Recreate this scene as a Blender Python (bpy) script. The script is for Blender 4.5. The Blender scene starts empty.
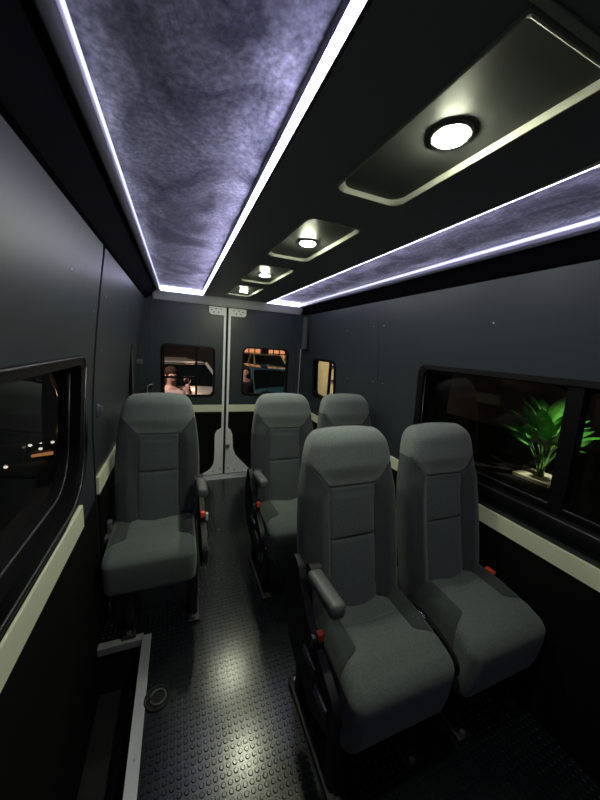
import bpy, bmesh, math, random
import numpy as np
from mathutils import Matrix, Vector
random.seed(7)
sc = bpy.context.scene
COL = sc.collection
PI = math.pi

# ------------------------------------------------------------------ materials
def mat(name, color, rough=.6, metal=0., spec=.5, emit=None, estr=0., noise=None, bump=None, coat=0., sheen=0.):
    m = bpy.data.materials.new(name); m.use_nodes = True
    nt = m.node_tree; b = nt.nodes['Principled BSDF']
    b.inputs['Base Color'].default_value = (*color, 1)
    b.inputs['Roughness'].default_value = rough
    b.inputs['Metallic'].default_value = metal
    b.inputs['Specular IOR Level'].default_value = spec
    if coat: b.inputs['Coat Weight'].default_value = coat
    if sheen:
        b.inputs['Sheen Weight'].default_value = sheen
        b.inputs['Sheen Roughness'].default_value = .5
    if emit:
        b.inputs['Emission Color'].default_value = (*emit, 1)
        b.inputs['Emission Strength'].default_value = estr
    tc = nt.nodes.new('ShaderNodeTexCoord')
    if noise:
        sc_, amt, det = noise
        n = nt.nodes.new('ShaderNodeTexNoise'); n.inputs['Scale'].default_value = sc_; n.inputs['Detail'].default_value = det
        nt.links.new(tc.outputs['Object'], n.inputs['Vector'])
        r = nt.nodes.new('ShaderNodeValToRGB')
        lo = tuple(max(0, c*(1-amt)) for c in color); hi = tuple(c*(1+amt) for c in color)
        r.color_ramp.elements[0].position = .3; r.color_ramp.elements[1].position = .7
        r.color_ramp.elements[0].color = (*lo, 1); r.color_ramp.elements[1].color = (*hi, 1)
        nt.links.new(n.outputs['Fac'], r.inputs['Fac']); nt.links.new(r.outputs['Color'], b.inputs['Base Color'])
    if bump:
        bs, st, dist = bump
        n2 = nt.nodes.new('ShaderNodeTexNoise'); n2.inputs['Scale'].default_value = bs; n2.inputs['Detail'].default_value = 3
        nt.links.new(tc.outputs['Object'], n2.inputs['Vector'])
        bp = nt.nodes.new('ShaderNodeBump'); bp.inputs['Strength'].default_value = st; bp.inputs['Distance'].default_value = dist
        nt.links.new(n2.outputs['Fac'], bp.inputs['Height']); nt.links.new(bp.outputs['Normal'], b.inputs['Normal'])
    return m

def fabric(name, color, rough=.9):
    m = mat(name, color, rough, spec=.25, sheen=.25)
    nt = m.node_tree; b = nt.nodes['Principled BSDF']
    tc = [n for n in nt.nodes if n.type == 'TEX_COORD'][0]
    v = nt.nodes.new('ShaderNodeTexVoronoi'); v.inputs['Scale'].default_value = 300
    nt.links.new(tc.outputs['Object'], v.inputs['Vector'])
    r = nt.nodes.new('ShaderNodeValToRGB')
    r.color_ramp.elements[0].position = .1; r.color_ramp.elements[1].position = .7
    r.color_ramp.elements[0].color = (*[c*1.2 for c in color], 1)
    r.color_ramp.elements[1].color = (*[c*.72 for c in color], 1)
    nt.links.new(v.outputs['Distance'], r.inputs['Fac']); nt.links.new(r.outputs['Color'], b.inputs['Base Color'])
    bp = nt.nodes.new('ShaderNodeBump'); bp.inputs['Strength'].default_value = .35; bp.inputs['Distance'].default_value = .001
    nt.links.new(v.outputs['Distance'], bp.inputs['Height']); nt.links.new(bp.outputs['Normal'], b.inputs['Normal'])
    return m

def glass(name, tint, refl=.9):
    m = bpy.data.materials.new(name); m.use_nodes = True; nt = m.node_tree; nt.nodes.clear()
    o = nt.nodes.new('ShaderNodeOutputMaterial'); mx = nt.nodes.new('ShaderNodeMixShader')
    t = nt.nodes.new('ShaderNodeBsdfTransparent'); t.inputs['Color'].default_value = (*tint, 1)
    g = nt.nodes.new('ShaderNodeBsdfGlossy'); g.inputs['Roughness'].default_value = .02
    g.inputs['Color'].default_value = (refl, refl, refl, 1)
    f = nt.nodes.new('ShaderNodeFresnel')
    ge = nt.nodes.new('ShaderNodeNewGeometry'); io = nt.nodes.new('ShaderNodeMix'); io.data_type = 'FLOAT'
    io.inputs[2].default_value = 1.45; io.inputs[3].default_value = 1/1.45      # same reflection from both sides of the sheet
    nt.links.new(ge.outputs['Backfacing'], io.inputs[0]); nt.links.new(io.outputs[0], f.inputs['IOR'])
    nt.links.new(f.outputs[0], mx.inputs[0]); nt.links.new(t.outputs[0], mx.inputs[1]); nt.links.new(g.outputs[0], mx.inputs[2])
    nt.links.new(mx.outputs[0], o.inputs[0]); return m

M = {}
M['wall'] = mat('charcoal_wall_panel', (.030, .038, .046), .40, spec=.5, noise=(3, .10, 3), bump=(260, .06, .001))
M['wall_low'] = mat('black_lower_lining', (.004, .0035, .004), .8, spec=.12)
M['soffit'] = mat('black_vinyl', (.004, .003, .005), .8, spec=.08)
M['rubber'] = mat('black_rubber_frame', (.004, .004, .005), .45, spec=.15)
M['seal'] = mat('rubber_seal_highlight', (.03, .03, .034), .28, spec=.6)  # lighter than the frame rubber: edge highlights put into the colour
M['stripe'] = mat('cream_stripe', (.74, .75, .56), .5)
M['alu'] = mat('brushed_aluminium', (.62, .63, .66), .38, metal=.7)
M['alutrim'] = mat('white_satin_trim', (.50, .50, .56), .35, metal=.3)
M['cornice'] = mat('pale_cornice', (.92, .91, .95), .45)
M['plate'] = mat('white_painted_plate', (.85, .87, .90), .45)
M['dark'] = mat('dark_hole', (.006, .006, .006), .8)
M['centre'] = mat('dark_gloss_headliner', (.26, .26, .29), .45, spec=.5, bump=(400, .05, .0005))
M['pan'] = mat('lamp_pan_plastic', (.085, .09, .09), .42)
M['rim'] = mat('lamp_panel_rim', (.55, .56, .50), .4)
M['bezel'] = mat('lamp_bezel', (.10, .10, .10), .4)
M['floor'] = mat('black_coin_rubber', (.006, .009, .011), .22, spec=.9, noise=(9, .25, 3), bump=(120, .10, .0008))
M['well'] = mat('black_step_lining', (.010, .009, .011), .6, spec=.3)
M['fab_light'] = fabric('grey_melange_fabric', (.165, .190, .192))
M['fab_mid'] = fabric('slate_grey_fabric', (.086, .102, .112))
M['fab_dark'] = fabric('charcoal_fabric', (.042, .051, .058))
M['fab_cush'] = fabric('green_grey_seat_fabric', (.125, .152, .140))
M['fab_cush_dark'] = fabric('dark_seat_bolster_fabric', (.046, .058, .056))
M['plastic'] = mat('black_seat_plastic', (.008, .008, .010), .5, spec=.35)
M['plastic_grey'] = mat('dark_grey_plastic', (.085, .095, .100), .5)
M['lever'] = mat('grey_lever_plastic', (.06, .06, .09), .4)
M['shell'] = mat('black_seat_shell', (.012, .012, .015), .5)
M['red'] = mat('red_button', (.95, .10, .05), .4)
M['white_tag'] = mat('white_tag', (.55, .56, .55), .5)
M['steel'] = mat('black_steel', (.006, .006, .007), .55)
M['chrome'] = mat('chrome', (.8, .8, .8), .15, metal=1.)
M['screw'] = mat('screw_steel', (.5, .5, .52), .3, metal=.9)
M['belt'] = mat('black_webbing', (.010, .010, .012), .8)
M['glass'] = glass('tinted_side_glass', (.50, .50, .47))
M['glass_rear'] = glass('rear_glass', (.86, .86, .88))

# crushed velvet
def velvet():
    m = mat('crushed_velvet', (.3, .31, .36), .8, spec=.25, sheen=.5)
    nt = m.node_tree; b = nt.nodes['Principled BSDF']; L = nt.links
    tc = [n for n in nt.nodes if n.type == 'TEX_COORD'][0]
    mp = nt.nodes.new('ShaderNodeMapping'); mp.inputs['Scale'].default_value = (1.6, 1, 1)
    L.new(tc.outputs['Object'], mp.inputs['Vector'])
    a = nt.nodes.new('ShaderNodeTexNoise'); a.inputs['Scale'].default_value = 4.2; a.inputs['Detail'].default_value = 7
    a.inputs['Roughness'].default_value = .62; a.inputs['Distortion'].default_value = .9
    L.new(mp.outputs[0], a.inputs['Vector'])
    r = nt.nodes.new('ShaderNodeValToRGB')
    r.color_ramp.elements[0].position = .38; r.color_ramp.elements[1].position = .62
    r.color_ramp.elements[0].color = (.13, .145, .17, 1); r.color_ramp.elements[1].color = (.84, .87, .90, 1)
    L.new(a.outputs['Fac'], r.inputs['Fac'])
    f = nt.nodes.new('ShaderNodeTexNoise'); f.inputs['Scale'].default_value = 85; f.inputs['Detail'].default_value = 4
    L.new(tc.outputs['Object'], f.inputs['Vector'])
    r2 = nt.nodes.new('ShaderNodeValToRGB'); r2.color_ramp.elements[0].position = .35; r2.color_ramp.elements[1].position = .68
    r2.color_ramp.elements[0].color = (.62, .62, .62, 1); r2.color_ramp.elements[1].color = (1.25, 1.25, 1.25, 1)
    L.new(f.outputs['Fac'], r2.inputs['Fac'])
    mx = nt.nodes.new('ShaderNodeMix'); mx.data_type = 'RGBA'; mx.blend_type = 'MULTIPLY'; mx.inputs[0].default_value = 1
    L.new(r.outputs['Color'], mx.inputs[6]); L.new(r2.outputs['Color'], mx.inputs[7]); L.new(mx.outputs[2], b.inputs['Base Color'])
    bp = nt.nodes.new('ShaderNodeBump'); bp.inputs['Strength'].default_value = .6; bp.inputs['Distance'].default_value = .006
    add = nt.nodes.new('ShaderNodeMath'); add.operation = 'MULTIPLY_ADD'; add.inputs[1].default_value = .25
    L.new(f.outputs['Fac'], add.inputs[0]); L.new(a.outputs['Fac'], add.inputs[2])
    L.new(add.outputs[0], bp.inputs['Height']); L.new(bp.outputs['Normal'], b.inputs['Normal'])
    return m
M['velvet'] = velvet()

def emis(name, color, s, dots=None):
    m = bpy.data.materials.new(name); m.use_nodes = True; nt = m.node_tree; nt.nodes.clear()
    o = nt.nodes.new('ShaderNodeOutputMaterial'); e = nt.nodes.new('ShaderNodeEmission')
    e.inputs['Color'].default_value = (*color, 1); e.inputs['Strength'].default_value = s
    nt.links.new(e.outputs[0], o.inputs[0])
    if dots:
        tc = nt.nodes.new('ShaderNodeTexCoord'); sx = nt.nodes.new('ShaderNodeSeparateXYZ')
        nt.links.new(tc.outputs['Object'], sx.inputs[0])
        mu = nt.nodes.new('ShaderNodeMath'); mu.operation = 'MULTIPLY'; mu.inputs[1].default_value = 2*PI/dots
        si = nt.nodes.new('ShaderNodeMath'); si.operation = 'SINE'
        ma = nt.nodes.new('ShaderNodeMath'); ma.operation = 'MULTIPLY_ADD'; ma.inputs[1].default_value = s*.45; ma.inputs[2].default_value = s
        nt.links.new(sx.outputs['Y'], mu.inputs[0]); nt.links.new(mu.outputs[0], si.inputs[0])
        nt.links.new(si.outputs[0], ma.inputs[0]); nt.links.new(ma.outputs[0], e.inputs['Strength'])
    return m
LEDC = (.68, .68, 1.0)
M['led'] = emis('led_strip_diffuser', (.64, .60, 1.0), 13, .022)
M['led_edge'] = emis('led_edge_line', LEDC, 1.3)
M['led_rear'] = emis('led_rear_line', LEDC, 6)
M['lamp'] = emis('downlight_diffuser', (.95, 1.0, .72), 370)

# ------------------------------------------------------------------ mesh helpers
def ico(c_, s_, sub=2):
    bm = bmesh.new(); bmesh.ops.create_icosphere(bm, subdivisions=sub, radius=1)
    bm.verts.index_update()
    r = ([(c_[0]+v.co.x*s_[0], c_[1]+v.co.y*s_[1], c_[2]+v.co.z*s_[2]) for v in bm.verts], [tuple(v.index for v in f.verts) for f in bm.faces]); bm.free(); return r

class MB:
    def __init__(s): s.v = []; s.f = []
    def add(s, vs, fs):
        n = len(s.v); s.v += [tuple(map(float, p)) for p in vs]; s.f += [tuple(i+n for i in f) for f in fs]; return s
    def box(s, x0, x1, y0, y1, z0, z1):
        return s.add([(x0,y0,z0),(x1,y0,z0),(x1,y1,z0),(x0,y1,z0),(x0,y0,z1),(x1,y0,z1),(x1,y1,z1),(x0,y1,z1)],
                     [(0,3,2,1),(4,5,6,7),(0,1,5,4),(1,2,6,5),(2,3,7,6),(3,0,4,7)])
    def rbox(s, x0, x1, y0, y1, z0, z1, r=.01, k=2):
        bm = bmesh.new(); bmesh.ops.create_cube(bm, size=1)
        for v in bm.verts:
            v.co = Vector(((x0+x1)/2+v.co.x*(x1-x0), (y0+y1)/2+v.co.y*(y1-y0), (z0+z1)/2+v.co.z*(z1-z0)))
        bmesh.ops.bevel(bm, geom=bm.edges[:], offset=r, segments=k, profile=.5, affect='EDGES')
        s.bm(bm); return s
    def bm(s, bm, mtx=None):
        bm.verts.ensure_lookup_table(); bm.verts.index_update()
        s.add([(mtx @ v.co if mtx else v.co)[:] for v in bm.verts], [[v.index for v in f.verts] for f in bm.faces]); bm.free(); return s
    def cyl(s, p, q, r, n=20, r2=None, caps=True):
        p = Vector(p); q = Vector(q); r2 = r if r2 is None else r2
        d = (q-p).normalized(); a = d.orthogonal().normalized(); b = d.cross(a)
        vs = []
        for c, rr in ((p, r), (q, r2)):
            for i in range(n):
                t = 2*PI*i/n; vs.append(c+(a*math.cos(t)+b*math.sin(t))*rr)
        fs = [(i, (i+1) % n, n+(i+1) % n, n+i) for i in range(n)]
        if caps: fs += [tuple(range(n))[::-1], tuple(range(n, 2*n))]
        return s.add(vs, fs)
    def tube(s, pts, r, n=10):
        pts = [Vector(p) for p in pts]; vs = []; fs = []
        up = None
        for i, p in enumerate(pts):
            d = (pts[min(i+1, len(pts)-1)]-pts[max(i-1, 0)]).normalized()
            a = d.orthogonal().normalized() if up is None else (up-d*up.dot(d)).normalized()
            up = a; b = d.cross(a); rr = r[i] if isinstance(r, (list, tuple)) else r
            vs += [p+(a*math.cos(2*PI*k/n)+b*math.sin(2*PI*k/n))*rr for k in range(n)]
        for i in range(len(pts)-1):
            fs += [(i*n+k, i*n+(k+1) % n, (i+1)*n+(k+1) % n, (i+1)*n+k) for k in range(n)]
        fs += [tuple(range(n))[::-1], tuple(range((len(pts)-1)*n, len(pts)*n))]
        return s.add(vs, fs)
    def prism(s, poly, axis, a, b):
        """poly: 2D points in the two other axes; extruded along axis from a to b"""
        def P(u, v, w): return {'x': (w,u,v), 'y': (u,w,v), 'z': (u,v,w)}[axis]
        n = len(poly); vs = [P(u, v, a) for u, v in poly]+[P(u, v, b) for u, v in poly]
        fs = [tuple(range(n)), tuple(range(n, 2*n))[::-1]]+[(i, n+i, n+(i+1) % n, (i+1) % n) for i in range(n)]
        return s.add(vs, fs)
    def torus(s, c, R, r, n=32, k=8, axis='z'):
        vs = []; fs = []
        for i in range(n):
            t = 2*PI*i/n
            for j in range(k):
                u = 2*PI*j/k; a = (R+r*math.cos(u))*math.cos(t); b = (R+r*math.cos(u))*math.sin(t); h = r*math.sin(u)
                vs.append((c[0]+a, c[1]+b, c[2]+h) if axis == 'z' else ((c[0]+h, c[1]+a, c[2]+b) if axis == 'x' else (c[0]+a, c[1]+h, c[2]+b)))
        for i in range(n):
            for j in range(k):
                fs.append((i*k+j, ((i+1) % n)*k+j, ((i+1) % n)*k+(j+1) % k, i*k+(j+1) % k))
        return s.add(vs, fs)
    def build(s, name, m, parent=None, smooth=False, fix=True, **props):
        me = bpy.data.meshes.new(name); me.from_pydata(s.v, [], s.f); me.update()
        if fix:
            bm = bmesh.new(); bm.from_mesh(me); bmesh.ops.recalc_face_normals(bm, faces=bm.faces[:]); bm.to_mesh(me); bm.free()
        if smooth is not False:
            me.shade_smooth()
            if smooth is not True: me.set_sharp_from_angle(angle=math.radians(smooth))
        me.materials.append(m)
        o = bpy.data.objects.new(name, me); COL.objects.link(o)
        if parent: o.parent = parent
        for k, v in props.items(): o[k] = v
        return o
def empty(name, loc=(0,0,0), rz=0, **props):
    o = bpy.data.objects.new(name, None); COL.objects.link(o); o.location = loc; o.rotation_euler.z = rz
    o.empty_display_size = .1
    for k, v in props.items(): o[k] = v
    return o
def tag(o, label, category, group=None):
    o['label'] = label; o['category'] = category
    if group: o['group'] = group
    return o
def copy_tree(o, parent=None):
    c = o.copy(); COL.objects.link(c); c.parent = parent
    for ch in list(o.children): copy_tree(ch, c)
    return c
S = dict(kind='structure')

def rrect(x0, x1, y0, y1, r, n=6):
    rs = r if isinstance(r, (list, tuple)) else [r]*4     # corners: (x1,y1),(x0,y1),(x0,y0),(x1,y0)
    out = []
    for (cx, cy, a0), q in zip(((x1, y1, 0), (x0, y1, 90), (x0, y0, 180), (x1, y0, 270)), rs):
        sx = -1 if cx == x1 else 1; sy = -1 if cy == y1 else 1
        for i in range(n+1):
            t = math.radians(a0+90*i/n); out.append((cx+sx*q+q*math.cos(t), cy+sy*q+q*math.sin(t)))
    return out

def panel_with_holes(outer, holes, cuts=()):
    """2D (u,v) triangulated plate; returns bmesh in the z=0 plane"""
    bm = bmesh.new()
    es = []
    for loop in [outer]+holes:
        vs = [bm.verts.new((u, v, 0)) for u, v in loop]
        es += [bm.edges.new((vs[i], vs[(i+1) % len(vs)])) for i in range(len(vs))]
    bmesh.ops.triangle_fill(bm, use_beauty=True, use_dissolve=False, edges=es, normal=(0,0,1))
    for c in cuts:
        bmesh.ops.bisect_plane(bm, geom=bm.verts[:]+bm.edges[:]+bm.faces[:], plane_co=(0, c, 0), plane_no=(0, 1, 0))
    return bm
def solid_panel(outer, holes, fn, thick, cuts=()):
    """fn(u,v,d)->xyz ; d=0 interior face, d=thick outside face"""
    bm = panel_with_holes(outer, holes, cuts)
    bmesh.ops.recalc_face_normals(bm, faces=bm.faces[:])
    r = bmesh.ops.extrude_face_region(bm, geom=bm.faces[:])
    new = set(e for e in r['geom'] if isinstance(e, bmesh.types.BMVert))
    for v in bm.verts: v.co = Vector(fn(v.co.x, v.co.y, thick if v in new else 0.))
    return MB().bm(bm)

# side wall profile: half width against height
def wx(z):
    if z <= 1.0: return .86
    return .86-.075*((z-1.0)/.8)**1.5
ZC = (.3, .7, 1.0, 1.1, 1.2, 1.3, 1.4, 1.5, 1.6, 1.7)
def side(sgn, off=0.): return lambda u, v, d: (sgn*(wx(v)+d+off), u, v)
Y0, Y1, ZT = -1.1, 3.2, 1.80
ZV, ZCN, ZVEL = 1.862, 1.850, 1.884

# ------------------------------------------------------------------ floor
def coin_floor():
    mb = MB()
    # slab with the step well cut out
    mb.add([(-.66, Y0, 0), (.90, Y0, 0), (.90, Y1+.05, 0), (-.66, Y1+.05, 0), (-.90, 1.43, 0), (-.66, 1.43, 0), (-.90, Y1+.05, 0),
            (-.66, Y0, -.03), (.90, Y0, -.03), (.90, Y1+.05, -.03), (-.66, Y1+.05, -.03), (-.90, 1.43, -.03), (-.66, 1.43, -.03), (-.90, Y1+.05, -.03)],
           [(0,1,2,3,5), (4,5,3,6), (7,12,10,9,8), (11,13,10,12), (0,5,12,7), (5,4,11,12), (0,7,8,1), (1,8,9,2), (2,9,10,3), (3,10,13,6), (6,13,11,4)])
    p = .0225; n = 10; R1, R2, h = .0084, .0064, .0020
    ring = [(math.cos(2*PI*i/n), math.sin(2*PI*i/n)) for i in range(n)]
    vs = mb.v; fs = mb.f
    y = -.3
    while y < Y1-.02:
        x = -.845
        while x < .85:
            if not (x < -.675 and y < 1.46) and not ((x+.59)**2+(y-1.12)**2 < .062**2):
                b = len(vs)
                vs += [(x+R1*c, y+R1*s, 0.) for c, s in ring]+[(x+R2*c, y+R2*s, h) for c, s in ring]
                fs += [(b+i, b+(i+1) % n, b+n+(i+1) % n, b+n+i) for i in range(n)]+[tuple(range(b+n, b+2*n))]
            x += p
        y += p
    return mb.build('floor', M['floor'], smooth=35, fix=False, **S)
fl = coin_floor()

w = MB()
w.box(-.90, -.66, Y0, 1.43, -.30, -.27)
w.box(-.68, -.66, Y0, 1.43, -.27, -.03)
w.box(-.90, -.66, 1.43, 1.45, -.30, -.03)
w.build('trim_1', M['well'], label='black lining of the sliding door step well', **S)
t2 = MB().box(-.668, -.632, Y0, 1.43, .000, .004).box(-.672, -.668, Y0, 1.43, -.035, .004).build('trim_2', M['alu'], **S)
t3 = MB().box(-.88, -.668, 1.412, 1.445, .000, .004).box(-.88, -.668, 1.409, 1.412, -.03, .004).build('trim_3', M['alu'], **S)
for y in (1.30, 1.12, .94, .76): MB().cyl((-.650, y, .004), (-.650, y, .0055), .004, 12).build('screw', M['screw'], t2)

# recessed lashing ring
ar = tag(empty('lashing_ring', (-.59, 1.12, 0)), 'round recessed metal lashing ring in the floor beside the step well edge', 'ring')
MB().torus((0,0,.003), .046, .0035).build('rim', M['steel'], ar, smooth=True)
MB().cyl((0,0,0), (0,0,.0015), .044, 32).build('dish', M['dark'], ar)
MB().torus((.004,0,.006), .028, .0035).build('pull_ring', M['plastic_grey'], ar, smooth=True)
MB().cyl((-.03,0,.004), (-.018,0,.006), .006, 12).build('hinge', M['steel'], ar, smooth=40)

# ------------------------------------------------------------------ side walls
def screws(pts, sgn, parent):
    for y, z in pts:
        x = sgn*(wx(z)-.0005); MB().cyl((x+sgn*.003, y, z), (x-sgn*.0025, y, z), .0052, 10, r2=.0035).build('screw', M['screw'], parent, smooth=40)
# right: upper panels with big window + small rear window
RW = (-.62, 1.435, .86, 1.372)      # outer opening  y0 y1 z0 z1
RS = (2.52, 3.01, .94, 1.325)
seam = 1.86
wr = solid_panel([(Y0, -.0), (seam-.002, 0), (seam-.002, ZT), (Y0, ZT)], [rrect(*RW, .05)], side(1), .05, ZC).build('wall_right', M['wall'], smooth=30, **S)
wr2 = solid_panel([(seam+.002, 0), (Y1+.05, 0), (Y1+.05, ZT), (seam+.002, ZT)], [rrect(*RS, .05)], side(1, .001), .05, ZC).build('wall_panel', M['wall'], wr, smooth=30)
screws([(1.80, 1.62), (1.92, 1.62), (1.80, 1.22), (1.92, 1.22), (2.30, 1.60), (2.30, 1.2), (1.0, 1.60), (.4, 1.60)], 1, wr)
# black lower lining (below the stripe)
MB().box(.848, .8605, Y0, Y1, .0, .664).build('lower_lining', M['wall_low'], wr)
ledge = MB()
ledge.prism([(.862, .862), (.835, .858), (.825, .845), (.826, .80), (.862, .790)], 'y', -.75, 1.50)
ledge.build('trim_4', M['rubber'], smooth=50, **S)
st = MB().rbox(.849, .866, Y0+.02, 3.17, .660, .738, .003).build('trim_5', M['stripe'], **S)
for y in (.30, .62, .95, 1.28, 2.0, 2.7): MB().cyl((.850, y, .70), (.8465, y, .70), .005, 10, r2=.003).build('screw', M['stripe'], st, smooth=40)

def ring_frame(outer, inner, fn, d0, d1):
    """frame between loops: outer at depth d0, inner at depth d1 (plus faces)"""
    n = len(outer); mb = MB()
    A = [fn(u, v, d0) for u, v in outer]; B = [fn(u, v, d0-.004) for u, v in inner]; Cc = [fn(u, v, d1) for u, v in inner]; D = [fn(u, v, d1) for u, v in outer]
    vs = A+B+Cc+D; fs = []
    for i in range(n):
        j = (i+1) % n
        fs += [(i, j, n+j, n+i), (n+i, n+j, 2*n+j, 2*n+i), (2*n+i, 2*n+j, 3*n+j, 3*n+i), (3*n+i, 3*n+j, j, i)]
    return mb.add(vs, fs)
def pane(loop, fn, d, name, m, parent):
    bm = panel_with_holes(loop, [], ZC)
    bmesh.ops.recalc_face_normals(bm, faces=bm.faces[:])
    for v in bm.verts: v.co = Vector(fn(v.co.x, v.co.y, d))
    return MB().bm(bm).build(name, m, parent, smooth=30)

# window_1: right big window
y0, y1, z0, z1 = RW
w1 = ring_frame(rrect(y0-.012, y1+.012, z0-.012, z1+.012, .06, 8), rrect(y0+.03, y1-.035, z0+.022, z1-.012, .05, 8), side(1), -.008, .045).build('window_1', M['rubber'], smooth=40, **S)
MB().prism([(.862, z0+.01), (.905, z0+.01), (.88, z1), (.835, z1)], 'y', .628, .680).build('mullion', M['rubber'], w1)
for a, b in ((.682, y1-.02), (y0+.02, .643)):
    ring_frame(rrect(a-.01, b+.01, z0+.0, z1, .05, 8), rrect(a+.006, b-.008, z0+.028, z1-.020, .055, 8), side(1), .030, .047).build('pane_frame', M['rubber'], w1, smooth=40)
    pane(rrect(a, b, z0+.01, z1-.01, .05), side(1), .040, 'pane', M['glass'], w1)
MB().tube([(.829, -.74, .850), (.829, 1.48, .850)], .004, 8).build('ledge_highlight', M['seal'], w1, smooth=True)  # lighter tube standing in for the highlight along the ledge edge
lp = rrect(RW[0]+.03, RW[1]-.035, RW[2]+.024, RW[3]-.014, .05, 8); pts = [side(1)(u, v, .006) for u, v in lp]
MB().tube(pts+[pts[0]], .003, 8).build('seal', M['seal'], w1, smooth=True)
# window_2: small right rear window
y0, y1, z0, z1 = RS
w2 = ring_frame(rrect(y0-.01, y1+.01, z0-.01, z1+.01, .055, 8), rrect(y0+.012, y1-.02, z0+.015, z1-.012, .05, 8), side(1), -.006, .045).build('window_2', M['rubber'], smooth=40, **S)
MB().box(.885, .90, 2.70, 2.72, z0, z1).build('mullion', M['rubber'], w2)
pane(rrect(y0, y1, z0, z1, .05), side(1), .042, 'pane', M['glass_rear'], w2)

# left: rear fixed panel and sliding door
LS = 1.53
wl = solid_panel([(LS+.024, 0), (Y1+.05, 0), (Y1+.05, ZT), (LS+.024, ZT)], [], side(-1), .05, ZC).build('wall_left', M['wall'], smooth=30, **S)
MB().box(-.862, -.850, LS+.03, Y1, .0, .70).build('lower_lining', M['wall_low'], wl)
MB().prism([(-.90, .0), (-.872, .0), (-.872, 1.1), (-.80, ZT), (-.90, ZT)], 'y', LS-.03, LS+.02).build('door_post', M['rubber'], wl)
screws([(1.66, 1.60), (1.66, 1.36), (2.3, 1.6), (2.3, 1.3)], -1, wl)
DW = (-.65, 1.345, .83, 1.342)
dl = solid_panel(rrect(Y0, LS-.008, -.25, ZT, [.05, .001, .001, .001]), [rrect(*DW, [.035, .05, .05, .20], 10)], side(-1), .05, ZC).build('door_3', M['wall'], smooth=30, **S)
MB().box(-.868, -.856, Y0, LS-.01, -.25, .69).build('lower_lining', M['wall_low'], dl)
# inner black moulding of the door window: wide recessed surround
y0, y1, z0, z1 = DW
w3 = ring_frame(rrect(y0-.015, y1+.012, z0-.015, z1+.012, [.045, .05, .05, .21], 12), rrect(y0+.03, y1-.05, z0+.05, z1-.02, [.03, .05, .05, .18], 12), side(-1), -.010, .045).build('window_3', M['rubber'], smooth=40, **S)
ring_frame(rrect(y0+.028, y1-.046, z0+.046, z1-.018, [.03, .05, .05, .18], 12), rrect(y0+.045, y1-.075, z0+.062, z1-.030, [.03, .05, .05, .16], 12), side(-1), .026, .046).build('pane_frame', M['rubber'], w3, smooth=40)
pane(rrect(y0+.02, y1-.05, z0+.02, z1-.01, .02), side(-1), .042, 'pane', M['glass'], w3)
screws([(1.16, 1.62), (.60, 1.62), (1.47, 1.52)], -1, dl)
MB().rbox(-.870, -.848, Y0+.02, 1.30, .693, .785, .003).build('trim_6', M['stripe'], **S)
MB().rbox(-.870, -.848, 1.555, 3.17, .700, .785, .003).build('trim_7', M['stripe'], **S)
MB().tube([(-.853, -.9, .80), (-.853, 1.10, .80), (-.853, 1.24, .82), (-.853, 1.36, .90), (-.853, 1.405, 1.0), (-.85, 1.41, 1.18)], .006, 8).build('trim_8', M['rubber'], smooth=True, **S)
for lp, off, rr in ((rrect(DW[0]+.035, DW[1]-.050, DW[2]+.052, DW[3]-.022, [.03, .05, .05, .17], 12), .022, .004), (rrect(DW[0]-.006, DW[1]+.004, DW[2]-.006, DW[3]+.006, [.04, .05, .05, .20], 12), -.012, .0035)):
    pts = [side(-1)(u, v, off) for u, v in lp]; MB().tube(pts+[pts[0]], rr, 8).build('seal', M['seal'], w3, smooth=True)
# latch on the left panel
la = tag(empty('door_latch', (-.855, 1.62, 1.085)), 'small grey latch on the dark panel beside the sliding door edge', 'latch')
MB().rbox(-.004, .006, -.018, .018, -.03, .03, .003).build('plate', M['plastic_grey'], la, smooth=40)
MB().rbox(.006, .018, -.007, .008, -.018, .022, .003).build('tongue', M['screw'], la, smooth=40)
# channel on the left rear wall
ch = MB().rbox(-.865, -.835, 2.62, 2.70, .80, 1.38, .006).build('trim_9', M['rubber'], smooth=40, **S)
MB().rbox(-.837, -.829, 2.63, 2.64, .95, 1.33, .002).build('channel_lip', M['plastic_grey'], ch)
MB().rbox(-.855, -.80, 3.02, 3.07, 1.20, 1.245, .006).build('trim_10', M['plastic_grey'], smooth=40, **S)

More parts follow.
